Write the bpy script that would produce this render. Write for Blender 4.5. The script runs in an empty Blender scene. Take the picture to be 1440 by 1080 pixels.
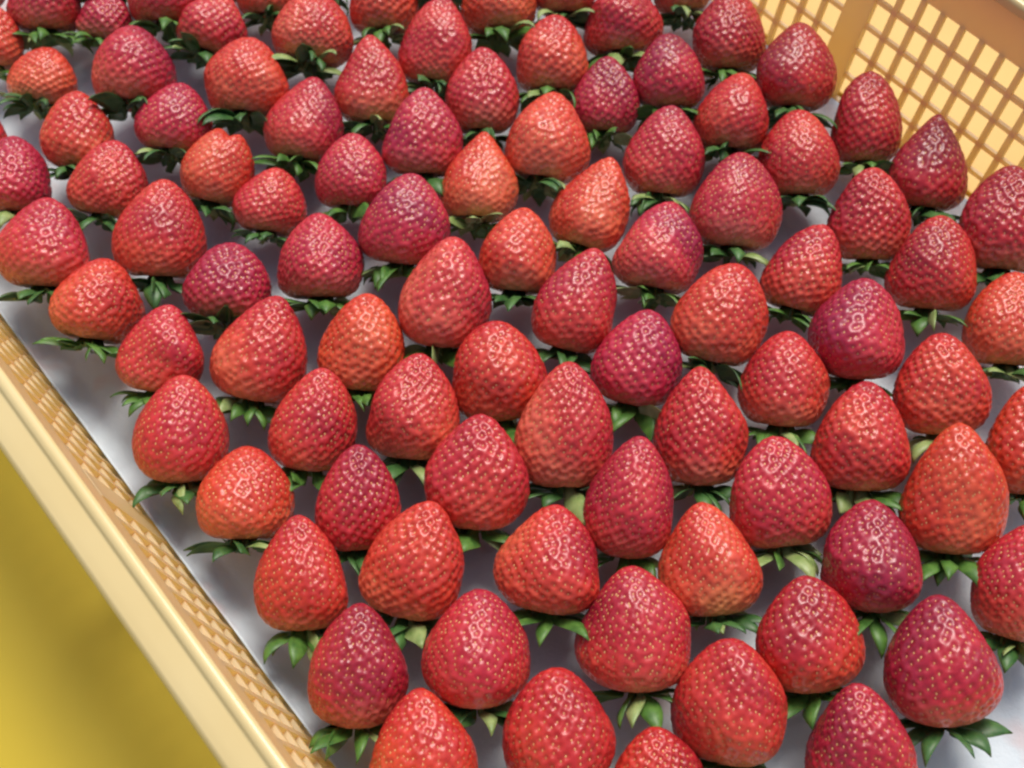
import bpy, math, random
import numpy as np

# ------------------------------------------------------------------ camera, light, exposure
SC = bpy.context.scene
FPX = 1713.0                      # focal length in pixels of a 1440 px wide picture
TH = math.radians(60)             # camera looks down by this much
H = 0.435                         # camera height over the paper (metres)
cT, sT = math.cos(TH), math.sin(TH)

cam_d = bpy.data.cameras.new('camera')
cam = bpy.data.objects.new('camera', cam_d)
SC.collection.objects.link(cam)
cam.location = (0, 0, H)
cam.rotation_euler = (math.radians(90) - TH, 0, 0)
cam_d.sensor_width = 36
cam_d.lens = 36 * FPX / 1440
cam_d.clip_start = 0.01
cam_d.clip_end = 50
cam_d.dof.use_dof = True
cam_d.dof.focus_distance = 0.43
cam_d.dof.aperture_fstop = 15
SC.camera = cam

SUN_EL, SUN_AZ = math.radians(60), math.radians(74)     # azimuth from +X towards +Y
world = bpy.data.worlds.new('World')
SC.world = world
world.use_nodes = True
wn = world.node_tree
bg = wn.nodes['Background']
sky = wn.nodes.new('ShaderNodeTexSky')
sky.sky_type = 'NISHITA'
sky.sun_disc = False
sky.sun_elevation = SUN_EL
sky.sun_rotation = math.radians(90) - SUN_AZ
sky.dust_density = 3.0
wn.links.new(sky.outputs[0], bg.inputs[0])
bg.inputs[1].default_value = 0.105
sun_d = bpy.data.lights.new('sun', 'SUN')
sun_d.energy = 2.15
sun_d.angle = math.radians(26)
sun_d.color = (1, 0.95, 0.87)
sun = bpy.data.objects.new('sun', sun_d)
SC.collection.objects.link(sun)
sun.rotation_euler = (0, math.radians(90) - SUN_EL, SUN_AZ)

SC.view_settings.view_transform = 'Standard'
SC.view_settings.look = 'None'
SC.view_settings.exposure = 0.36
SC.view_settings.gamma = 1
SC.cycles.filter_width = 2.4

rng = np.random.default_rng(7)
FW = np.array([0, cT, -sT]); DN = np.array([0, -sT, -cT]); RT = np.array([1.0, 0, 0]); CAM = np.array([0, 0, H])


def proj(P):
    D = P - CAM
    z = D @ FW
    return 720 + FPX * (D @ RT) / z, 540 + FPX * (D @ DN) / z


def ray(x, y):
    return FW + RT * ((x - 720) / FPX) + DN * ((y - 540) / FPX)


# ------------------------------------------------------------------ helpers
def tag(o, label=None, cat=None, group=None, kind=None):
    if label: o['label'] = label
    if cat: o['category'] = cat
    if group: o['group'] = group
    if kind: o['kind'] = kind
    return o


def link(name, me, parent=None, mats=()):
    o = bpy.data.objects.new(name, me)
    SC.collection.objects.link(o)
    if me is not None:
        for m in mats:
            if m.name not in [x.name for x in me.materials if x]:
                me.materials.append(m)
    if parent: o.parent = parent
    return o


def mesh_np(name, V, F, smooth=True):
    """V (n,3) array; F list of index arrays, each (m,k)"""
    me = bpy.data.meshes.new(name)
    me.vertices.add(len(V))
    me.vertices.foreach_set('co', np.asarray(V, dtype=np.float32).ravel())
    F = [np.asarray(f, dtype=np.int32) for f in F if len(f)]
    loops = np.concatenate([f.ravel() for f in F])
    tot = np.concatenate([np.full(len(f), f.shape[1], dtype=np.int32) for f in F])
    start = np.concatenate([[0], np.cumsum(tot)[:-1]]).astype(np.int32)
    me.loops.add(len(loops)); me.loops.foreach_set('vertex_index', loops)
    me.polygons.add(len(tot))
    me.polygons.foreach_set('loop_start', start)
    me.polygons.foreach_set('loop_total', tot)
    me.polygons.foreach_set('use_smooth', np.full(len(tot), smooth))
    me.update(calc_edges=True)
    return me


def mat(name):
    m = bpy.data.materials.new(name)
    m.use_nodes = True
    nt = m.node_tree
    return m, nt, nt.nodes['Principled BSDF']


def noise(nt, scale, detail=3, coord='Object', rough=0.5):
    tc = nt.nodes.new('ShaderNodeTexCoord')
    n = nt.nodes.new('ShaderNodeTexNoise')
    n.inputs['Scale'].default_value = scale
    n.inputs['Detail'].default_value = detail
    n.inputs['Roughness'].default_value = rough
    nt.links.new(tc.outputs[coord], n.inputs['Vector'])
    return n


def ramp(nt, src, stops):
    r = nt.nodes.new('ShaderNodeValToRGB')
    while len(r.color_ramp.elements) < len(stops): r.color_ramp.elements.new(0.5)
    for e, (p, c) in zip(r.color_ramp.elements, stops):
        e.position = p; e.color = (*c, 1)
    nt.links.new(src, r.inputs[0])
    return r


def bump(nt, bsdf, src, strength, dist):
    b = nt.nodes.new('ShaderNodeBump')
    b.inputs['Strength'].default_value = strength
    b.inputs['Distance'].default_value = dist
    nt.links.new(src, b.inputs['Height'])
    nt.links.new(b.outputs[0], bsdf.inputs['Normal'])


# ------------------------------------------------------------------ materials
def m_flesh():
    m, nt, b = mat('strawberry_flesh')
    at = nt.nodes.new('ShaderNodeAttribute'); at.attribute_name = 'pigment'
    n = noise(nt, 260, 3)
    mx = nt.nodes.new('ShaderNodeMix'); mx.data_type = 'RGBA'; mx.blend_type = 'MULTIPLY'
    r = ramp(nt, n.outputs[0], [(0.3, (0.8, 0.72, 0.72)), (0.7, (1.12, 1.25, 1.15))])
    mx.inputs[0].default_value = 1
    nt.links.new(at.outputs['Color'], mx.inputs[6]); nt.links.new(r.outputs[0], mx.inputs[7])
    nt.links.new(mx.outputs[2], b.inputs['Base Color'])
    n2 = noise(nt, 900, 2)
    rr = ramp(nt, n.outputs[0], [(0.3, (0.26,) * 3), (0.75, (0.43,) * 3)])
    nt.links.new(rr.outputs[0], b.inputs['Roughness'])
    b.inputs['Subsurface Weight'].default_value = 0.07
    b.inputs['Subsurface Radius'].default_value = (1.0, 0.25, 0.12)
    b.inputs['Subsurface Scale'].default_value = 0.002
    b.inputs['Specular IOR Level'].default_value = 0.5
    b.inputs['Coat Weight'].default_value = 0.14
    b.inputs['Coat Roughness'].default_value = 0.22
    bump(nt, b, n2.outputs[0], 0.25, 0.0003)
    return m


def m_leaf(name, dark, light):
    m, nt, b = mat(name)
    n = noise(nt, 220, 3)
    r = ramp(nt, n.outputs[0], [(0.3, dark), (0.7, light)])
    nt.links.new(r.outputs[0], b.inputs['Base Color'])
    b.inputs['Roughness'].default_value = 0.46
    b.inputs['Subsurface Weight'].default_value = 0.05
    b.inputs['Subsurface Scale'].default_value = 0.001
    bump(nt, b, n.outputs[0], 0.4, 0.0004)
    return m


FLESH = m_flesh()
LEAVES = [m_leaf('sepal_green', (0.035, 0.11, 0.016), (0.12, 0.26, 0.045)),
          m_leaf('sepal_deep_green', (0.025, 0.09, 0.020), (0.08, 0.19, 0.045)),
          m_leaf('sepal_pale_green', (0.16, 0.25, 0.06), (0.36, 0.45, 0.17))]


def m_seed():
    m, nt, b = mat('achene')
    n = noise(nt, 150, 2)
    r = ramp(nt, n.outputs[0], [(0.35, (0.50, 0.14, 0.05)), (0.65, (0.80, 0.46, 0.18))])
    nt.links.new(r.outputs[0], b.inputs['Base Color'])
    b.inputs['Roughness'].default_value = 0.35
    return m


SEED = m_seed()


def m_plastic(name, dark, light, rough=0.4, tcol=None, trans=0.0):
    m, nt, b = mat(name)
    n = noise(nt, 18, 4)
    r = ramp(nt, n.outputs[0], [(0.3, dark), (0.7, light)])
    nt.links.new(r.outputs[0], b.inputs['Base Color'])
    b.inputs['Roughness'].default_value = rough
    n2 = noise(nt, 300, 3)
    bump(nt, b, n2.outputs[0], 0.08, 0.0004)
    if trans:
        out = nt.nodes['Material Output']
        tl = nt.nodes.new('ShaderNodeBsdfTranslucent')
        tl.inputs[0].default_value = (*tcol, 1)
        ms = nt.nodes.new('ShaderNodeMixShader'); ms.inputs[0].default_value = trans
        nt.links.new(b.outputs[0], ms.inputs[1]); nt.links.new(tl.outputs[0], ms.inputs[2])
        nt.links.new(ms.outputs[0], out.inputs[0])
    return m


CRATE = m_plastic('amber_crate_plastic', (0.95, 0.85, 0.58), (0.97, 0.89, 0.64), 0.24, (1.0, 0.76, 0.22), trans=0.6)
RIM = m_plastic('pale_yellow_rim_plastic', (0.78, 0.60, 0.27), (0.81, 0.64, 0.31), 0.2, (0.9, 0.7, 0.3), trans=0.1)
MUSTARD = m_plastic('mustard_sheet', (0.57, 0.415, 0.014), (0.59, 0.43, 0.016), 0.6)
BOARD = m_plastic('pale_yellow_board', (0.66, 0.40, 0.065), (0.71, 0.45, 0.085), 0.5)


def m_paper():
    m, nt, b = mat('white_liner_paper')
    n = noise(nt, 30, 5)
    r = ramp(nt, n.outputs[0], [(0.3, (0.60, 0.68, 0.74)), (0.7, (0.67, 0.75, 0.80))])
    # faint juice marks soaked into the sheet
    n2 = noise(nt, 26, 3, rough=0.6)
    st = ramp(nt, n2.outputs[0], [(0.56, (0, 0, 0)), (0.66, (0.55,) * 3)])
    mx = nt.nodes.new('ShaderNodeMix'); mx.data_type = 'RGBA'
    nt.links.new(st.outputs[0], mx.inputs[0]); nt.links.new(r.outputs[0], mx.inputs[6])
    mx.inputs[7].default_value = (0.62, 0.48, 0.48, 1)
    nt.links.new(mx.outputs[2], b.inputs['Base Color'])
    b.inputs['Roughness'].default_value = 0.6
    n3 = noise(nt, 70, 6, rough=0.65)
    bump(nt, b, n3.outputs[0], 0.5, 0.002)
    return m


PAPER = m_paper()

# ------------------------------------------------------------------ crate (frame: d runs down-right in the picture, n across it)
AD = math.radians(50.3)
DV = np.array([math.cos(AD), -math.sin(AD), 0]); NV = np.array([math.sin(AD), math.cos(AD), 0]); ZV = np.array([0, 0, 1.0])
D0, D1 = -0.60, 0.10
N0, N1 = 0.0150, 0.380
RZ = 0.0885
DRAFT = 0.165


def W(n, d, z):
    return NV * n + DV * d + ZV * z


class MB:
    def __init__(s): s.V = []; s.F = []

    def hexa(s, P):
        """8 corners: bottom ring 0-3, top ring 4-7"""
        k = len(s.V); s.V += [tuple(p) for p in P]
        s.F += [(k, k + 3, k + 2, k + 1), (k + 4, k + 5, k + 6, k + 7), (k, k + 1, k + 5, k + 4), (k + 1, k + 2, k + 6, k + 5),
                (k + 2, k + 3, k + 7, k + 6), (k + 3, k, k + 4, k + 7)]

    def sweep(s, prof, path):
        """prof: list of (across, z); path: list of functions giving the world point"""
        k = len(s.V); m = len(prof)
        for f in path:
            for p in prof: s.V.append(tuple(f(*p)))
        for i in range(len(path) - 1):
            for j in range(m):
                a, b_ = k + i * m + j, k + i * m + (j + 1) % m
                s.F.append((a, b_, b_ + m, a + m))
        s.F.append(tuple(k + j for j in range(m))[::-1])
        s.F.append(tuple(k + (len(path) - 1) * m + j for j in range(m)))

    def build(s, name, m, parent=None, bevel=0, smooth=False):
        me = bpy.data.meshes.new(name); me.from_pydata(s.V, [], s.F); me.update()
        import bmesh
        bm = bmesh.new(); bm.from_mesh(me); bmesh.ops.recalc_face_normals(bm, faces=bm.faces)
        bm.to_mesh(me); bm.free()
        o = link(name, me, parent, [m])
        if bevel:
            bv = o.modifiers.new('bevel', 'BEVEL'); bv.width = bevel; bv.segments = 3; bv.limit_method = 'ANGLE'
            me.polygons.foreach_set('use_smooth', np.ones(len(me.polygons), dtype=bool))
        elif smooth:
            me.polygons.foreach_set('use_smooth', np.ones(len(me.polygons), dtype=bool))
        return o


crate = bpy.data.objects.new('crate', None); SC.collection.objects.link(crate)
tag(crate, 'yellow plastic crate with mesh sides and a pale rim, holding all the strawberries', 'crate')
TW = 0.0024          # wall thickness


# a wall is described by w(across_out, along, z): position from the inner face outwards
def side(sign, nb):
    return lambda o, a, z: W(nb + sign * (o + DRAFT * z), a, z)


def endw(sign, db):
    return lambda o, a, z: W(a, db + sign * (o + DRAFT * z), z)


walls = [(side(-1, N0), D0, D1), (side(1, N1), D0, D1), (endw(1, D1), N0, N1), (endw(-1, D0), N0, N1)]
PW, PH = 0.0104, 0.0133        # mesh pitch along and up
BW, BH = 0.0026, 0.0021         # bar widths
NROW = 4
ZTOP = 0.0674                   # top of the mesh
COLS = 12
POSTW = 0.0135
PANEL = COLS * PW + POSTW
A_REF = -0.2238                 # a post's middle on the far wall
for wi, (w, a0, a1) in enumerate(walls):
    NROW, PH = (5, 0.0132) if wi == 0 else (5, 0.0136)
    def box(mb, al, ah, zl, zh, o0=0.0, o1=TW):
        mb.hexa([w(o0, al, zl), w(o0, ah, zl), w(o1, ah, zl), w(o1, al, zl),
                 w(o0, al, zh), w(o0, ah, zh), w(o1, ah, zh), w(o1, al, zh)])
    e = 0.0145 if wi < 2 else 0.0
    mb = MB(); box(mb, a0 - e, a1 + e, ZTOP, RZ); mb.build('wall_band', CRATE, crate)
    zb = ZTOP - NROW * PH
    mb = MB(); box(mb, a0 - e * 0.1, a1 + e * 0.1, -0.004, zb); mb.build('skirt', CRATE, crate)
    k0 = math.floor((a0 - A_REF) / PANEL); k1 = math.ceil((a1 - A_REF) / PANEL)
    for k in range(k0, k1 + 1):
        p = A_REF + k * PANEL
        lo, hi = max(p - POSTW / 2, a0 - 0.008), min(p + POSTW / 2, a1 + 0.008)
        if hi - lo > 0.002:
            mb = MB(); box(mb, lo, hi, zb, ZTOP, -0.0002, TW + 0.0008); mb.build('post', CRATE, crate)
        lo, hi = p + POSTW / 2, min(p + PANEL - POSTW / 2, a1)
        lo2 = max(lo, a0)
        if hi - lo2 < 0.01: continue
        mb = MB()
        for r in range(1, NROW):
            z = zb + r * PH
            box(mb, lo2, hi, z - BH / 2, z + BH / 2, 0.0003, TW - 0.0004)
        for c in range(1, COLS):
            a = lo + c * PW
            if a0 < a < a1: box(mb, a - BW / 2, a + BW / 2, zb, ZTOP, 0, TW)
        tag(mb.build('mesh_panel', CRATE, crate), kind='stuff')
# floor of the crate under the paper
mb = MB(); mb.hexa([W(N0, D0, -0.006), W(N0, D1, -0.006), W(N1, D1, -0.006), W(N1, D0, -0.006),
                    W(N0, D0, -0.001), W(N0, D1, -0.001), W(N1, D1, -0.001), W(N1, D0, -0.001)])
mb.build('crate_floor', CRATE, crate)
# rim: flange with a raised rounded inner bead and a turned-down outer lip
RP = [(-0.0012, RZ - 0.003), (-0.0014, RZ + 0.0012), (-0.0004, RZ + 0.0026), (0.0012, RZ + 0.003), (0.0026, RZ + 0.0024), (0.0034, RZ + 0.001),
      (0.0085, RZ + 0.0004), (0.0122, RZ - 0.0006), (0.0134, RZ - 0.0022), (0.0138, RZ - 0.012), (0.0126, RZ - 0.012), (0.0122, RZ - 0.003), (0.003, RZ - 0.003)]
OUT = DRAFT * RZ


def ring(q, o, z):
    c = [(N0 - OUT - o, D0 - OUT - o), (N0 - OUT - o, D1 + OUT + o), (N1 + OUT + o, D1 + OUT + o), (N1 + OUT + o, D0 - OUT - o)][q % 4]
    return W(c[0], c[1], z)


mb = MB()
m = len(RP)
for q in range(4):
    for p in RP: mb.V.append(tuple(ring(q, *p)))
for q in range(4):
    for j in range(m):
        a, b_ = q * m + j, q * m + (j + 1) % m
        c_, d_ = ((q + 1) % 4) * m + (j + 1) % m, ((q + 1) % 4) * m + j
        mb.F.append((a, b_, c_, d_))
mb.build('rim', RIM, crate, bevel=0.0006)

# ------------------------------------------------------------------ liner paper
nn, nd = 72, 170
NC = 14                                                 # columns of the sheet that climb the near wall
gd = np.linspace(D0 + 0.003, D1 - 0.003, nd)
V = []
ph = rng.uniform(0, 6.28, 12)
for i in range(nn):
    for j, d in enumerate(gd):
        up = 0.0100 + 0.0018 * math.sin(23 * d + ph[1]) + 0.0009 * math.sin(71 * d + ph[2]) + 0.0005 * math.sin(163 * d + ph[3])
        if i < NC:
            q = 1 - i / (NC - 1)
            z = 0.0006 + up * q ** 1.7
            n = N0 - DRAFT * up + 0.0009 + 0.0125 * (1 - q)
        else:
            u = (i - NC + 1) / (nn - NC)
            n0_ = N0 - DRAFT * up + 0.0134
            n = n0_ + u * (N1 - 0.0016 - n0_)
            z = 0.0006
        z += (0.0007 * (math.sin(40 * d + 3 * math.sin(20 * n) + ph[0]) + 1) + 0.0004 * math.sin(130 * d + 90 * n + ph[5])) * min(1, i / NC)
        V.append(W(n, d, max(z, 0.0002)))
idx = np.arange(nn * nd).reshape(nn, nd)
Q = np.stack([idx[:-1, :-1], idx[1:, :-1], idx[1:, 1:], idx[:-1, 1:]], -1).reshape(-1, 4)
paper = link('paper_liner', mesh_np('paper_liner', np.array(V), [Q[:, ::-1]]), None, [PAPER])
sd = paper.modifiers.new('thickness', 'SOLIDIFY'); sd.thickness = 0.0003; sd.offset = -1
tag(paper, 'white paper sheet lining the crate floor under the rows of strawberries', 'paper liner')

# ------------------------------------------------------------------ ground and what shows through the far mesh
gx = np.array([[-3, -3, -0.0062], [3, -3, -0.0062], [3, 4, -0.0062], [-3, 4, -0.0062]])
g = link('table_surface', mesh_np('table_surface', gx, [[[0, 1, 2, 3]]], False), None, [MUSTARD])
tag(g, kind='structure')
mb = MB()
b0, b1 = N1 + 0.005, N1 + 0.33
mb.hexa([W(b0, D0 - 0.05, -0.006), W(b0, D1 + 0.1, -0.006), W(b1, D1 + 0.1, -0.006), W(b1, D0 - 0.05, -0.006),
         W(b0, D0 - 0.05, -0.001), W(b0, D1 + 0.1, -0.001), W(b1, D1 + 0.1, -0.001), W(b1, D0 - 0.05, -0.001)])
bo = mb.build('plastic_board', BOARD, None, bevel=0.001)
tag(bo, 'pale yellow plastic board seen through the holes of the far mesh wall', 'board')

# ------------------------------------------------------------------ strawberries
# x0, x1, y0, y1 of the flesh and x of the tip in the 1440x1080 picture, ripeness 0 orange..1 dark, magenta 0..1,
# pointedness 0..1, elevation of the axis (deg), blush (orange on the left if > 0, right if < 0), calyx 0..1, label
B = []


def S(x0, x1, y0, y1, tx, ripe, mag, pt, el, blush, cal, label):
    B.append((x0, x1, y0, y1, tx, ripe, mag, pt, el, blush, cal, label))


S(-45,38,5,95,-2,.25,.2,.5,50,0,.2,'orange-pink strawberry cut off by the left edge of the picture, highest one there')
S(10,115,-42,46,60,.85,.4,.3,52,0,.1,'dark crimson strawberry cut off by the top edge, at the upper left corner')
S(102,182,-8,58,152,.65,.8,.4,50,0,.3,'small magenta strawberry at the top left, above the one with a bright magenta side')
S(185,292,-50,26,235,.75,.4,.3,50,0,.1,'dark red strawberry cut off by the top edge above a dark gap in the leaves')
S(247,346,-8,80,318,.4,.5,.5,48,0,.3,'pink strawberry at the top whose tip leans right to the picture edge')
S(288,407,52,168,352,.3,.2,.25,45,.15,.2,'broad pinkish orange strawberry, the largest of the upper left group')
S(10,108,66,152,66,.15,.1,.3,42,0,.8,'light orange strawberry with green calyx below, near the upper left corner')
S(130,248,46,145,188,.6,.8,.3,45,.5,.5,'squat strawberry with an orange left side and magenta right side')
S(190,298,123,212,252,.7,.9,.4,46,0,.4,'magenta strawberry with wide shoulders and calyx in shade, below the orange and magenta one')
S(57,160,128,236,106,.25,.3,.4,50,0,.2,'pinkish orange strawberry with strongly ribbed rows of seeds near the left edge')
S(-45,72,192,298,14,.65,.9,.4,50,0,.2,'magenta strawberry cut off by the left edge, above the pink one at the rim')
S(-70,12,150,222,-25,.6,.4,.4,50,0,.2,'sliver of a red strawberry at the left edge, almost wholly out of the picture')
S(95,208,197,305,165,.4,.5,.35,48,.25,.4,'dull pink strawberry with orange left flank, beside the big red one near the left')
S(257,360,182,290,328,.2,.1,.1,48,0,.2,'lumpy orange-pink strawberry with a flat double tip')
S(372,482,108,228,442,.5,.6,.6,48,.6,.1,'strawberry with glossy magenta tip and orange lower left side')
S(493,588,-48,50,540,.35,.1,.3,50,0,.1,'orange-red strawberry cut off by the top edge, left of the tall pink one')
S(383,496,0,84,445,.25,.4,.25,42,0,.7,'wide pink strawberry at the top with green calyx directly below it')
S(560,662,-6,120,622,.45,.4,.6,50,0,.1,'tall pink-tipped strawberry touching the top edge near the middle')
S(470,576,49,174,518,.35,.3,.8,50,0,.1,'strawberry with a pale pink pointed tip, below the top edge left of the middle')
S(538,650,123,247,597,.6,.8,.65,52,0,.1,'strawberry with violet sheen on its tip, above the small magenta one')
S(627,729,66,186,680,.55,.5,.45,50,0,.1,'dusky pink egg-shaped strawberry left of the bright pink-red one')
S(650,754,-48,52,703,.25,.0,.3,45,0,.5,'orange strawberry cut off by the top edge with its calyx showing')
S(444,543,187,292,497,.65,.8,.4,48,0,.2,'small magenta strawberry with coarse ridges, left of the pointed orange one')
S(622,730,184,310,684,.08,.0,1.0,45,0,.6,'light orange strawberry with a nipple-like tip and green calyx under it')
S(325,428,234,328,388,.45,.5,.4,47,0,.5,'small pinkish red strawberry right of the big red one, calyx showing below')
S(505,632,250,364,580,.75,.9,.5,52,0,.2,'dark purple lumpy strawberry left of the light orange pointed one')
S(333,412,-52,26,365,.3,.2,.3,50,0,.2,'small orange strawberry cut off by the top edge left of the wide pink one')
S(727,826,20,132,783,.3,.2,.4,50,0,.1,'bright pink-red strawberry between the dusky pink and the dull magenta ones')
S(748,836,-62,22,795,.75,.2,.3,50,0,.1,'dark red strawberry cut off by the top edge above the bright pink-red one')
S(822,932,-22,78,878,.6,.4,.35,50,0,.1,'dusky red strawberry at the top edge with arched rows of seeds')
S(803,899,79,188,855,.8,.7,.5,50,0,.1,'dull purple small strawberry above the tall crimson one')
S(890,990,47,156,940,.85,.7,.4,52,0,.1,'dark maroon strawberry left of the glossy dark red one near the top')
S(975,1076,-15,102,1030,.7,.3,.4,52,0,.1,'glossy dark red strawberry at the top edge beside the mesh wall')
S(920,998,-62,22,952,.65,.1,.3,50,0,.1,'red strawberry cut off by the top edge, left of the glossy wall one')
S(976,1082,103,218,1047,.45,.3,.45,48,0,.2,'red strawberry with tip leaning right, just below the glossy dark red one by the wall')
S(709,827,130,258,783,.2,.2,.5,46,0,.5,'orange strawberry with pink blunt tip and yellowish base near the calyx')
S(877,990,148,275,945,.6,.6,.4,50,0,.1,'crimson pink strawberry with wide rounded tip, below the dark maroon one')
S(773,885,221,352,860,.25,.1,.75,47,0,.3,'orange-red strawberry whose pale tip is bent far to the right')
S(970,1099,214,350,1045,.6,.6,.35,48,0,.3,'large crimson strawberry with violet shine, two pale sepals below it')
S(862,988,283,412,945,.65,.9,.5,44,.4,.7,'magenta strawberry with yellow-green base and bright green sepals')
S(1065,1176,31,158,1128,.7,.2,.55,52,-.2,.1,'dark red strawberry leaning on the mesh wall, nearest the solid post')  # high ripeness value also paints in the far wall's shade
S(1168,1268,100,228,1222,.75,.3,.3,52,-.2,.1,'dark red rounded strawberry at the mesh wall, second from the solid post')  # shade of the mesh wall is put into this dark tone too
S(1250,1360,160,294,1318,.95,.3,1.0,52,0,.1,'very dark maroon strawberry with a pointed tip against the mesh wall')  # darkest tone, with wall shade painted into the ripeness
S(1064,1178,153,275,1122,.5,.3,.3,50,0,.1,'red strawberry just below the wall berry that is nearest the solid post')
S(1164,1281,236,364,1225,.55,.3,.3,52,0,.1,'round red strawberry below the gap between the two rounded dark wall strawberries')
S(1346,1480,232,380,1425,.75,.3,.4,52,0,.1,'dark red strawberry against the mesh wall, cut off by the right edge')
S(-6,125,282,400,62,.45,.7,.45,47,0,.5,'pink magenta strawberry at the left edge just above the crate rim')
S(158,289,252,388,228,.4,.3,.5,50,.3,.2,'large red strawberry with an orange lower left side, in the left part of the tray')
S(70,203,364,480,150,.25,.2,.3,43,.2,.9,'bright orange-pink strawberry beside the white paper, its calyx spread below')
S(257,381,348,448,322,.9,.8,.2,34,0,1,'dark magenta round strawberry with sepals curling over its front')
S(164,286,428,550,238,.55,.5,.55,50,0,.4,'crimson strawberry with a dense net of seeds, second along the paper strip')
S(391,511,299,418,448,.65,.8,.6,48,.3,.5,'strawberry with purple tip and orange base, sepals showing below')
S(451,571,411,545,522,.12,.0,.35,50,0,.1,'bright orange strawberry with rounded tip left of the middle')
S(561,690,338,492,640,.3,.7,.45,50,.7,.1,'tall strawberry split in colour, orange left and magenta right')
S(674,781,292,412,738,.22,.2,.5,46,0,.4,'pinkish orange small strawberry in the centre with a pale green base')
S(296,431,416,564,392,.4,.3,.6,47,.5,.3,'strawberry bent to the right with a large orange lower left bulge')
S(634,766,447,585,695,.4,.2,.15,52,.2,.1,'round orange-red strawberry with a blunt tip in the middle of the picture')
S(517,646,497,644,592,.35,.4,.55,52,0,.1,'orange-red strawberry with pink shiny tip below the bright orange one')
S(378,501,517,660,455,.45,.4,.5,50,0,.2,'dusky pink strawberry with a blunt tip leaning right')
S(751,869,351,496,842,.5,.5,.6,50,0,.2,'red strawberry whose tip points up to the right, netted with pale seeds')
S(829,956,433,566,910,.7,1.0,.45,50,.2,.2,'deep magenta strawberry right of the centre')
S(944,1079,370,512,1040,.25,.2,.15,48,0,.4,'orange-red strawberry with the broadest, flattest tip, right of the centre')
S(1039,1166,465,597,1110,.25,.3,.4,46,0,.4,'orange strawberry with pink tip and yellowish base, right of the pointed pinkish one')
S(1069,1183,315,442,1160,.45,.4,.5,48,-.3,.4,'red strawberry with slanting top, tip at its upper right, pale sepals below')
S(1244,1371,302,434,1318,.5,.2,.4,50,0,.3,'red strawberry under the very dark maroon one of the wall row')
S(1137,1270,391,531,1212,.65,.9,.45,52,-.2,.1,'strawberry with purple left top and red right side, in the right part')
S(1354,1490,382,514,1432,.2,.0,.4,47,0,.5,'bright orange-red strawberry cut off by the right edge, upper one of two orange ones')
S(1257,1393,468,608,1322,.38,.2,.35,48,0,.3,'evenly red strawberry with arched base right of the purple-topped one')
S(187,321,527,676,262,.32,.5,.45,52,0,.3,'bright pink-red strawberry standing out against the white paper')
S(277,413,627,755,346,.2,.1,.35,43,0,1,'orange-red strawberry at the paper strip with a big bright green calyx')
S(444,563,625,772,508,.7,.5,.45,54,0,.1,'matt crimson egg-shaped strawberry in the lower left group')
S(601,746,580,740,683,.5,.4,.5,52,0,.2,'red strawberry with a cluster of violet glints, lower middle')
S(358,488,724,884,418,.5,.2,.6,52,0,.2,'red strawberry narrowing to a blunt tip, third from the bottom along the paper strip')
S(506,651,704,870,607,.25,.2,.5,52,.2,.1,'orange-red strawberry with tip leaning right, lower left of the middle')
S(724,860,512,686,795,.35,.5,.5,54,.8,.1,'tall glossy strawberry, orange on the left and dark red on the right, at the middle')
S(819,944,611,780,895,.65,.6,.5,56,0,.1,'slender crimson strawberry right of the tall glossy two-coloured one')
S(919,1051,515,680,985,.4,.3,.75,50,0,.3,'pinkish red strawberry with a narrow pointed tip, right of the deep magenta one')
S(696,842,710,862,778,.35,.3,.5,50,.5,.3,'glossy strawberry with an orange left side and white glint, above the bare paper gap')
S(927,1071,706,864,985,.15,.2,.6,48,0,.4,'orange strawberry with a pale yellowish patch at its base')
S(1027,1169,613,768,1088,.6,.6,.5,52,0,.1,'crimson strawberry with purple netted left half, right of the pinkish pointed one')
S(1141,1279,536,687,1218,.42,.3,.4,50,0,.2,'red strawberry with orange spots on its lower left, beside the largest orange-red one')
S(1154,1295,704,860,1222,.8,.6,.45,52,0,.2,'dark crimson strawberry under the gap left of the largest orange-red one')
S(1266,1418,596,778,1345,.22,.0,.65,54,0,.1,'largest orange-red strawberry with matt pebbled skin, near the right edge')
S(1385,1510,540,692,1448,.12,.0,.4,50,0,.3,'orange strawberry cut off by the right edge, behind the largest orange-red one')
S(1365,1500,735,898,1450,.35,.5,.4,52,0,.2,'pink-red strawberry cut off by the right edge in the lower right')
S(434,573,848,1022,510,.75,.4,.55,54,0,.1,'dark red glossy strawberry next to the paper strip near the bottom')
S(594,744,828,994,672,.5,.6,.5,50,0,.3,'red strawberry with violet tip and orange seeds near the bottom, left of the paper gap')
S(520,670,967,1145,590,.28,.1,.7,54,0,.1,'light orange-red pointed strawberry cut off by the bottom edge, leftmost there')
S(708,864,938,1122,780,.5,.2,.4,56,0,.1,'red egg-shaped strawberry with raised pale seeds, cut off at the bottom left of centre')
S(809,969,795,970,882,.55,.5,.55,52,0,.4,'red conical strawberry with ring-shaped glints and curled sepals, lower middle')
S(945,1106,897,1076,1020,.48,.3,.4,56,0,.1,'large round-tipped red strawberry at the bottom, right of the conical one with curled sepals')
S(1064,1215,809,972,1128,.42,.2,.5,52,0,.3,'bright red strawberry with orange base in the lower right')
S(1244,1409,836,1020,1320,.75,.6,.6,54,0,.5,'dark crimson strawberry with pale dotted seeds beside the white paper corner')
S(1133,1289,960,1140,1205,.65,.5,.55,56,0,.1,'crimson strawberry cut off by the bottom edge, rightmost there')
S(860,990,1020,1160,918,.4,.1,.5,54,0,.1,'small red strawberry tip just showing at the bottom edge')
S(-88,8,-75,13,-36,.5,.4,.4,50,0,.1,'unseen strawberry added beyond the top edge, above the left corner berry')  # from here on: unseen berries added to shade the gaps of the far rows
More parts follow.
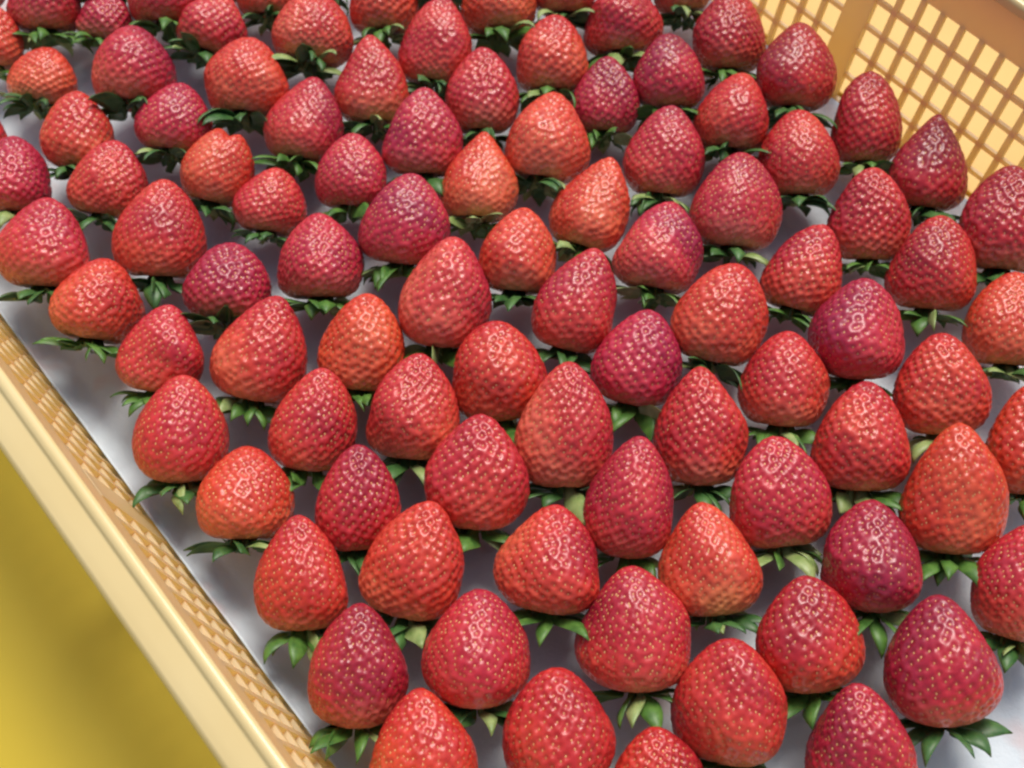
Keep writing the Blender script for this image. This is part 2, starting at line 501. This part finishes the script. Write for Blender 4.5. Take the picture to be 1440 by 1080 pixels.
S(102,194,-100,-12,152,.5,.4,.4,50,0,.1,'unseen strawberry added beyond the top edge, above the small magenta one at the top left')
S(265,359,-98,-10,316,.5,.4,.4,50,0,.1,'unseen strawberry added beyond the top edge, above the pink one leaning right at the top')
S(404,496,-95,-7,454,.5,.4,.4,50,0,.1,'unseen strawberry added beyond the top edge, above the wide pink one with calyx below')
S(573,671,-102,-14,626,.5,.4,.4,50,0,.1,'unseen strawberry added beyond the top edge, above the tall pink-tipped one')
S(831,929,-112,-24,884,.5,.4,.4,50,0,.1,'unseen strawberry added beyond the top edge, above the one with arched rows of seeds')
S(12,108,-135,-47,64,.5,.4,.4,50,0,.1,'unseen strawberry added beyond the top edge, above the dark crimson one in the upper left corner')
S(188,284,-142,-54,240,.5,.4,.4,50,0,.1,'unseen strawberry added beyond the top edge, above the dark red one above the dark leaf gap')
S(323,413,-142,-54,372,.5,.4,.4,50,0,.1,'unseen strawberry added beyond the top edge, above the small orange one cut off by the top edge')
S(493,587,-145,-57,544,.5,.4,.4,50,0,.1,'unseen strawberry added beyond the top edge, above the orange-red one left of the tall pink one')
S(657,753,-145,-57,709,.5,.4,.4,50,0,.1,'unseen strawberry added beyond the top edge, above the orange one cut off with its calyx showing')
S(753,837,-158,-70,799,.5,.4,.4,50,0,.1,'unseen strawberry added beyond the top edge, above the dark red one above the bright pink-red one')



def fprof(z, pt):
    """radius of the profile at axial z in -1 (calyx) .. 1 (tip), before normalising"""
    s = np.sqrt(np.clip(1 - z * z, 0, 1))
    s = np.where(z < 0, s ** 0.82, s)
    k = 0.16 + 0.26 * pt
    q = 0.16 * pt
    return s * (1 - k * z - q * np.clip(z, 0, 1) ** 1.5)


class Shape:
    def __init__(s, pt, skew, r):
        s.pt, s.skew = pt, skew
        zz = np.linspace(-1, 1, 400); s.nrm = fprof(zz, pt).max()
        s.a2, s.p2 = r.uniform(0.0, 0.08), r.uniform(0, 6.28)
        s.a3, s.p3 = r.uniform(0.0, 0.055), r.uniform(0, 6.28)
        s.lm = [(r.uniform(0.010, 0.030), r.integers(1, 4), r.uniform(1.5, 4.5), r.uniform(0, 6.28)) for _ in range(5)]
        s.fl = r.uniform(0.90, 1.02)
        s.sy = r.normal(0, 0.05); s.dbl = 0.0

    def pos(s, phi, th, a, b):
        z = -np.cos(phi)
        r = fprof(z, s.pt) / s.nrm
        r = r * (1 + s.a2 * np.cos(2 * th + s.p2) + s.a3 * np.cos(3 * th + s.p3))
        for A, k, w, p in s.lm: r = r * (1 + A * np.sin(k * th + w * z + p) * np.sin(phi))
        x = r * np.cos(th); y = r * np.sin(th) * s.fl
        zz = np.where(z < -0.3, z + 0.22 * np.exp(-(r / 0.42) ** 2), z)
        c = ((z + 1) / 2) ** 1.7
        zz = zz - s.dbl * c ** 2 * np.exp(-((x - 0.06) / 0.2) ** 2)
        return np.stack([(x + s.skew * c) * b, (y + s.sy * c) * b, zz * a], -1)


PAL = [np.array(c) for c in ((0.76, 0.125, 0.055), (0.64, 0.055, 0.022), (0.53, 0.024, 0.018), (0.36, 0.013, 0.019), (0.22, 0.009, 0.015))]


def pal(t):
    t = np.clip(t, 0, 1) * 4
    i = np.minimum(t.astype(int), 3); f = (t - i)[..., None]
    P = np.array(PAL)
    return P[i] * (1 - f) + P[i + 1] * f


def frame(lean, el):
    """columns: local x, y, z (axis) in world; lean is to the picture's right"""
    up = np.array([0, math.cos(el), math.sin(el)])
    ax = up * math.cos(lean) + RT * math.sin(lean)
    x = RT * math.cos(lean) - up * math.sin(lean)
    y = np.cross(ax, x)
    return np.stack([x, y, ax], 1)


COARSE = np.meshgrid(np.linspace(0.02, math.pi - 0.02, 19), np.linspace(0, 2 * math.pi, 24, endpoint=False), indexing='ij')
solved = []
for i, bb in enumerate(B):
    x0, x1, y0, y1, tx, ripe, mag, pt, el, blush, cal, label = bb
    r = np.random.default_rng(100 + i)
    cx, cy, w, h = (x0 + x1) / 2, (y0 + y1) / 2 + 1.5, (x1 - x0) * 1.025, y1 - y0 + 3
    off = (tx - cx) / (w / 2)
    lean = math.atan2((tx - cx) * 0.75, h * 0.62)
    sh = Shape(pt, off * 0.28, r)
    sh.dbl = 0.2 if 'double tip' in label else 0.0
    el = max(17, el - 12 - 6 * min(1, max(0, (cy - 540) / 500)) - 8 * min(1, max(0, (500 - cy) / 400)) - 5 * cal)
    R = frame(lean, math.radians(el))
    b = 0.016; a = 0.019; c = CAM + ray(cx, cy) * 0.46; px, py = cx, cy
    clear = 0.0112
    for it in range(14):
        L = sh.pos(COARSE[0], COARSE[1], a, b).reshape(-1, 3)
        Wd = L @ R.T + c
        X, Y = proj(Wd)
        wm, hm = X.max() - X.min(), Y.max() - Y.min()
        b *= (w / wm) ** 0.8
        a *= (h / hm) ** 1.1
        a = min(max(a, 0.98 * b), 1.6 * b)
        px += cx - (X.max() + X.min()) / 2; py += cy - (Y.max() + Y.min()) / 2
        dz = Wd[:, 2].min() - clear
        t = (c - CAM) @ FW
        rr = ray(px, py)
        t = t + dz / (-rr[2])
        c = CAM + rr * t
    solved.append((a, b, c, R, sh, r))

# push apart neighbours that would run into each other (small sideways moves)
def inside(P, k):
    a, b, c, R, sh, r = solved[k]
    Lc = (P - c) @ R
    z = np.clip(Lc[:, 2] / a, -1, 1)
    rad = fprof(z, sh.pt) / sh.nrm * b
    return (np.hypot(Lc[:, 0] - sh.skew * b * ((z + 1) / 2) ** 1.7, Lc[:, 1]) - rad * 0.97), z


for sweep in range(12):
    worst = 0
    for i in range(len(solved)):
        for j in range(len(solved)):
            if i == j: continue
            a, b, c, R, sh, r = solved[i]; c2 = solved[j][2]
            if np.linalg.norm(c - c2) > 0.045: continue
            Pw = sh.pos(COARSE[0], COARSE[1], a, b).reshape(-1, 3) @ R.T + c
            dd, z = inside(Pw, j)
            ok = np.abs(z) < 0.999
            pen = -dd[ok].min() if ok.any() else 0
            if pen > 0.0004:
                worst = max(worst, pen)
                v = c - c2; v[2] = 0; v /= np.linalg.norm(v)
                mv = min(pen, 0.003) * 0.22
                solved[i] = (a, b, c + v * mv, R, sh, r)
                s2 = solved[j]; solved[j] = (s2[0], s2[1], s2[2] - v * mv, *s2[3:])
    print('penetration', sweep, round(worst * 1000, 2), 'mm')
    if worst < 0.0008: break

GOLD = math.pi * (3 - math.sqrt(5))


def sepal_mesh(path, width, side_v, up_v, twist):
    """path (n,3); returns closed thin leaf"""
    n = len(path); t = np.linspace(0, 1, n)
    wd = width * (np.sin(np.pi * np.clip(t * 0.86 + 0.12, 0, 1)) ** 0.75) * (1 - t ** 6 * 0.6)
    wd[-1] = width * 0.05
    V = []
    for s_, thick in ((1, 0.0), (-1, 0.00028)):
        for k in range(n):
            for q in (-1, -0.5, 0, 0.5, 1):
                V.append(path[k] + side_v * q * wd[k] * 0.5 + up_v[k] * (abs(q) * 0.16 * wd[k] - thick * (1 - 0.6 * abs(q))))
    F = []
    o = n * 5
    for k in range(n - 1):
        for q in range(4):
            p = k * 5 + q
            F.append((p, p + 1, p + 6, p + 5)); F.append((o + p, o + p + 5, o + p + 6, o + p + 1))
        for q in (0, 4):
            p = k * 5 + q
            F.append((p, p + 5, o + p + 5, o + p) if q == 0 else (p, o + p, o + p + 5, p + 5))
    for q in range(4):
        F.append((q, o + q, o + q + 1, q + 1)); p = (n - 1) * 5 + q; F.append((p, p + 1, o + p + 1, o + p))
    return np.array(V), np.array(F)


SEEDV = np.array([(0, 0, 0.42), (-0.42, -0.1, 0), (0.42, -0.1, 0), (0, -0.75, 0), (0, 0.85, 0), (-0.28, 0.45, 0.1), (0.28, 0.45, 0.1)])
SEEDF = np.array([(0, 1, 3), (0, 3, 2), (0, 2, 6), (0, 6, 4), (0, 4, 5), (0, 5, 1)])

for i, (a, b, c, R, sh, r) in enumerate(solved):
    x0, x1, y0, y1, tx, ripe, mag, pt, el, blush, cal, label = B[i]
    root = bpy.data.objects.new('strawberry', None); SC.collection.objects.link(root)
    base_w = c - R[:, 2] * a
    root.location = (c[0], c[1], 0.001)
    root.empty_display_size = 0.01
    OFF = np.array([c[0], c[1], 0.001])
    tag(root, label, 'strawberry', 'strawberries set out in rows in the yellow crate')
    big = (x1 - x0) > 112
    NUf, NUb, NVv = (82, 40, 96) if big else (70, 34, 82)
    # columns are denser on the side turned to the camera (local -y)
    th = np.concatenate([np.linspace(math.pi, 2 * math.pi, NUf, endpoint=False), np.linspace(0, math.pi, NUb, endpoint=False)])
    NU = len(th)
    phi = np.linspace(0, math.pi, NVv + 2)[1:-1]
    PHI, TH_ = np.meshgrid(phi, th, indexing='ij')
    L = sh.pos(PHI, TH_, a, b).reshape(-1, 3)
    p0 = sh.pos(np.array([0.0]), np.array([0.0]), a, b); p1 = sh.pos(np.array([math.pi]), np.array([0.0]), a, b)
    L = np.concatenate([L, p0, p1])
    idx = np.arange(NVv * NU).reshape(NVv, NU)
    nx = np.roll(idx, -1, axis=1)
    Q = np.stack([idx[:-1], nx[:-1], nx[1:], idx[1:]], -1).reshape(-1, 4)
    T0 = np.stack([np.full(NU, NVv * NU), nx[0], idx[0]], -1); T1 = np.stack([np.full(NU, NVv * NU + 1), idx[-1], nx[-1]], -1)
    # seeds: golden-angle lattice, equal area per seed
    pg = np.linspace(0.42, math.pi - 0.1, 200)
    ring_r = fprof(-np.cos(pg), sh.pt) / sh.nrm * b
    Pz = sh.pos(pg, np.zeros_like(pg), a, b)
    ds = np.hypot(np.gradient(ring_r), np.gradient(Pz[:, 2]))
    area = np.cumsum(2 * np.pi * ring_r * ds)
    sp = r.uniform(0.0028, 0.0035)
    ns = int(area[-1] / (0.866 * sp * sp))
    sphi = np.interp((np.arange(ns) + 0.5) / ns * area[-1], area, pg)
    sth = (np.arange(ns) * GOLD * r.choice([-1, 1]) + r.uniform(0, 6.28)) % (2 * math.pi)
    sphi = sphi + r.normal(0, 0.020, ns); sth = sth + r.normal(0, 0.036, ns)
    C0 = sh.pos(sphi, sth, a, b)
    e_ = 1e-3
    du = sh.pos(sphi + e_, sth, a, b) - C0; dv = sh.pos(sphi, sth + e_, a, b) - C0
    SN = np.cross(dv, du); SN /= np.linalg.norm(SN, axis=1, keepdims=True)
    if ((SN * C0).sum(1)).mean() < 0: SN = -SN
    ST = du / np.linalg.norm(du, axis=1, keepdims=True)
    SB = np.cross(SN, ST)
    # surface normals of the smooth body
    du = sh.pos(PHI + e_, TH_, a, b) - sh.pos(PHI - e_, TH_, a, b); dv = sh.pos(PHI, TH_ + e_, a, b) - sh.pos(PHI, TH_ - e_, a, b)
    N = np.cross(dv, du).reshape(-1, 3); N /= np.maximum(np.linalg.norm(N, axis=1, keepdims=True), 1e-12)
    if ((N * L[:-2]).sum(1)).mean() < 0: N = -N
    N = np.concatenate([N, [[0, 0, -1]], [[0, 0, 1]]])
    D2 = ((L ** 2).sum(1)[:, None] + (C0 ** 2).sum(1)[None] - 2 * L @ C0.T).astype(np.float32)
    dmin = np.sqrt(np.maximum(D2.min(1), 0))
    s0 = 0.33 * sp
    dimple = np.exp(-(dmin / s0) ** 2)
    dep = r.uniform(0.25, 0.34) * sp
    taper = np.concatenate([np.sin(PHI).reshape(-1) ** 0.3, [0.2, 0.5]])
    disp = (-dep * dimple + 0.10 * dep) * taper
    LD = L + N * disp[:, None]
    me = mesh_np('flesh', LD @ R.T + c - OFF, [Q, T0, T1])
    # pigment: unripe shoulder, orange side, mottling, deeper tip, magenta
    zt = np.clip((L[:, 2] / a + 1) / 2, 0, 1)
    xl = L[:, 0] / b
    ripe = 0.14 + 0.76 * ripe; mag *= 0.75
    mott = np.zeros(len(L))
    for _ in range(4):
        kv = r.normal(0, 1, 3) * 120; mott += np.sin(L @ kv + r.uniform(0, 6.28))
    tone = ripe + 0.065 * mott - 0.34 * np.clip(1 - zt / 0.5, 0, 1) - abs(blush) * 0.55 * np.clip(0.15 - xl * np.sign(blush) if blush else 0, -0.6, 1)
    tone = tone + 0.14 * (zt - 0.5)
    col = pal(tone)
    pale = (np.clip(1 - zt / r.uniform(0.18, 0.36) + 0.06 * mott, 0, 1)[:, None] ** 1.3) * (0.75 - 0.45 * ripe)
    col = col * (1 - pale) + np.array([0.72, 0.40, 0.20]) * pale
    col = col * (1 - mag * 0.18) + np.array([0.50, 0.02, 0.11]) * mag * 0.18 + np.array([0, 0, 0.03]) * mag  # magenta flesh, with a bluish sky sheen mixed into the colour
    if 'pale yellowish patch' in label:
        pt_ = np.exp(-((xl - 0.05) / 0.45) ** 2 - ((zt - 0.16) / 0.16) ** 2)[:, None] * (0.6 * (L[:, 1:2] < 0))
        col = col * (1 - pt_) + np.array([0.80, 0.38, 0.12]) * pt_
    halo = np.exp(-(dmin / (0.26 * sp)) ** 2)[:, None] * 0.10
    col = col * (1 - halo) + np.array([0.55, 0.16, 0.06]) * halo
    ca = me.color_attributes.new('pigment', 'FLOAT_COLOR', 'POINT')
    ca.data.foreach_set('color', np.concatenate([col, np.ones((len(col), 1))], 1).astype(np.float32).ravel())
    link('flesh', me, root, [FLESH])
    # achenes
    ss = 0.00086 * r.uniform(0.9, 1.15)
    dep_l = dep * 0.80
    P = (C0 - SN * dep_l)[:, None, :] + (SEEDV[None, :, 0:1] * SB[:, None] + SEEDV[None, :, 1:2] * ST[:, None] + SEEDV[None, :, 2:3] * SN[:, None]) * ss
    P = P.reshape(-1, 3) @ R.T + c - OFF
    Fs = (SEEDF[None] + (np.arange(ns) * len(SEEDV))[:, None, None]).reshape(-1, 3)
    tag(link('seeds', mesh_np('seeds', P, [Fs]), root, [SEED]), kind='stuff')
    # calyx: a small cap with a stalk stub; sepals are its children
    zb = p0[0, 2]
    capV, capF = [], []
    prof = [(0.0002, -0.0052), (0.0009, -0.0050), (0.0010, -0.0022), (0.0022, -0.0012), (0.0042, -0.0002), (0.0044, 0.0006)]
    jx, jy = r.normal(0, 0.0008, 2)
    for (pr, pz) in prof:
        for k in range(10):
            t = k / 10 * 2 * math.pi
            f = min(1, -pz / 0.005) if pz < 0 else 0
            capV.append((pr * math.cos(t) + jx * f, pr * math.sin(t) + jy * f, zb + pz))
    for q in range(len(prof) - 1):
        for k in range(10):
            capF.append((q * 10 + k, q * 10 + (k + 1) % 10, q * 10 + 10 + (k + 1) % 10, q * 10 + 10 + k))
    cw = np.array(capV) @ R.T + c
    cw[:, 2] = np.maximum(cw[:, 2], 0.0016)
    caly = link('calyx', mesh_np('calyx', cw - OFF, [capF]), root, [LEAVES[0]])
    nsep = int(r.integers(12, 17))
    ph0 = r.uniform(0, 6.28)
    gi = int(r.choice([0, 0, 1, 1]))
    for k in range(nsep):
        t = ph0 + k / nsep * 2 * math.pi + r.normal(0, 0.22)
        front = max(0, -math.sin(t))
        ln = (1 - 0.3 * max(0, math.sin(t))) * r.uniform(0.0118, 0.0180) * (b / 0.016) * (0.85 + 0.3 * front) * (1 + 0.22 * min(1, max(0, (450 - y1) / 350)))
        wd = r.uniform(0.0048, 0.0078) * (b / 0.016)
        dirv = np.array([math.cos(t), math.sin(t), 0])
        # sepals leave the cap outwards, follow the shoulder, then arch over and curl away from the berry
        ang0 = r.uniform(-0.40, 0.10) + 0.08 * cal
        curl = r.uniform(0.9, 2.6) * (1 - 0.3 * cal)
        n = 9
        pts = []; p = dirv * 0.0035 + np.array([0, 0, zb - 0.0006]); ang = ang0 + 0.35
        ups = []
        for q in range(n):
            u = q / (n - 1)
            pts.append(p.copy())
            dvec = dirv * math.cos(ang) + np.array([0, 0, 1]) * math.sin(ang)
            ups.append(np.array([0, 0, 1]) * math.cos(ang) - dirv * math.sin(ang))
            p = p + dvec * ln / (n - 1)
            ang -= curl / (n - 1) * (0.35 + 1.5 * u)
            # keep off the flesh
            rad = math.hypot(p[0], p[1])
            if rad < b * 1.1 and p[2] < a:
                if p[2] > -0.72 * a:
                    lim = float(fprof(np.array(p[2] / a), sh.pt)) / sh.nrm * b * 1.05 + 0.0009
                    if rad < lim: p[:2] *= lim / rad
                else:
                    g_ = np.linspace(-1, -0.3, 40); pr_ = fprof(g_, sh.pt) / sh.nrm * b * 1.03
                    lim = float(np.interp(rad, pr_, g_)) * a - 0.0009
                    if rad < pr_[-1] and p[2] > lim: p[2] = lim
        pts = np.array(pts); ups = np.array(ups)
        tw_ = r.normal(0, 0.5)
        sv = np.cross(dirv, [0, 0, 1]) * math.cos(tw_) + np.array([0, 0, 1]) * math.sin(tw_)
        bend = r.normal(0, 0.0022)
        pts = pts + np.cross(dirv, [0, 0, 1])[None] * (np.linspace(0, 1, n) ** 2 * bend)[:, None]
        V, F = sepal_mesh(pts, wd, sv, -ups, 0)
        V = V @ R.T + c
        V[:, 2] = np.where(V[:, 2] < 0.0022, 0.0022 + (V[:, 2] - 0.0022) * 0.04, V[:, 2])
        me = mesh_np('sepal', V - OFF, [F])
        link('sepal', me, caly, [LEAVES[2] if r.uniform() < 0.16 + 0.1 * cal else LEAVES[gi]])
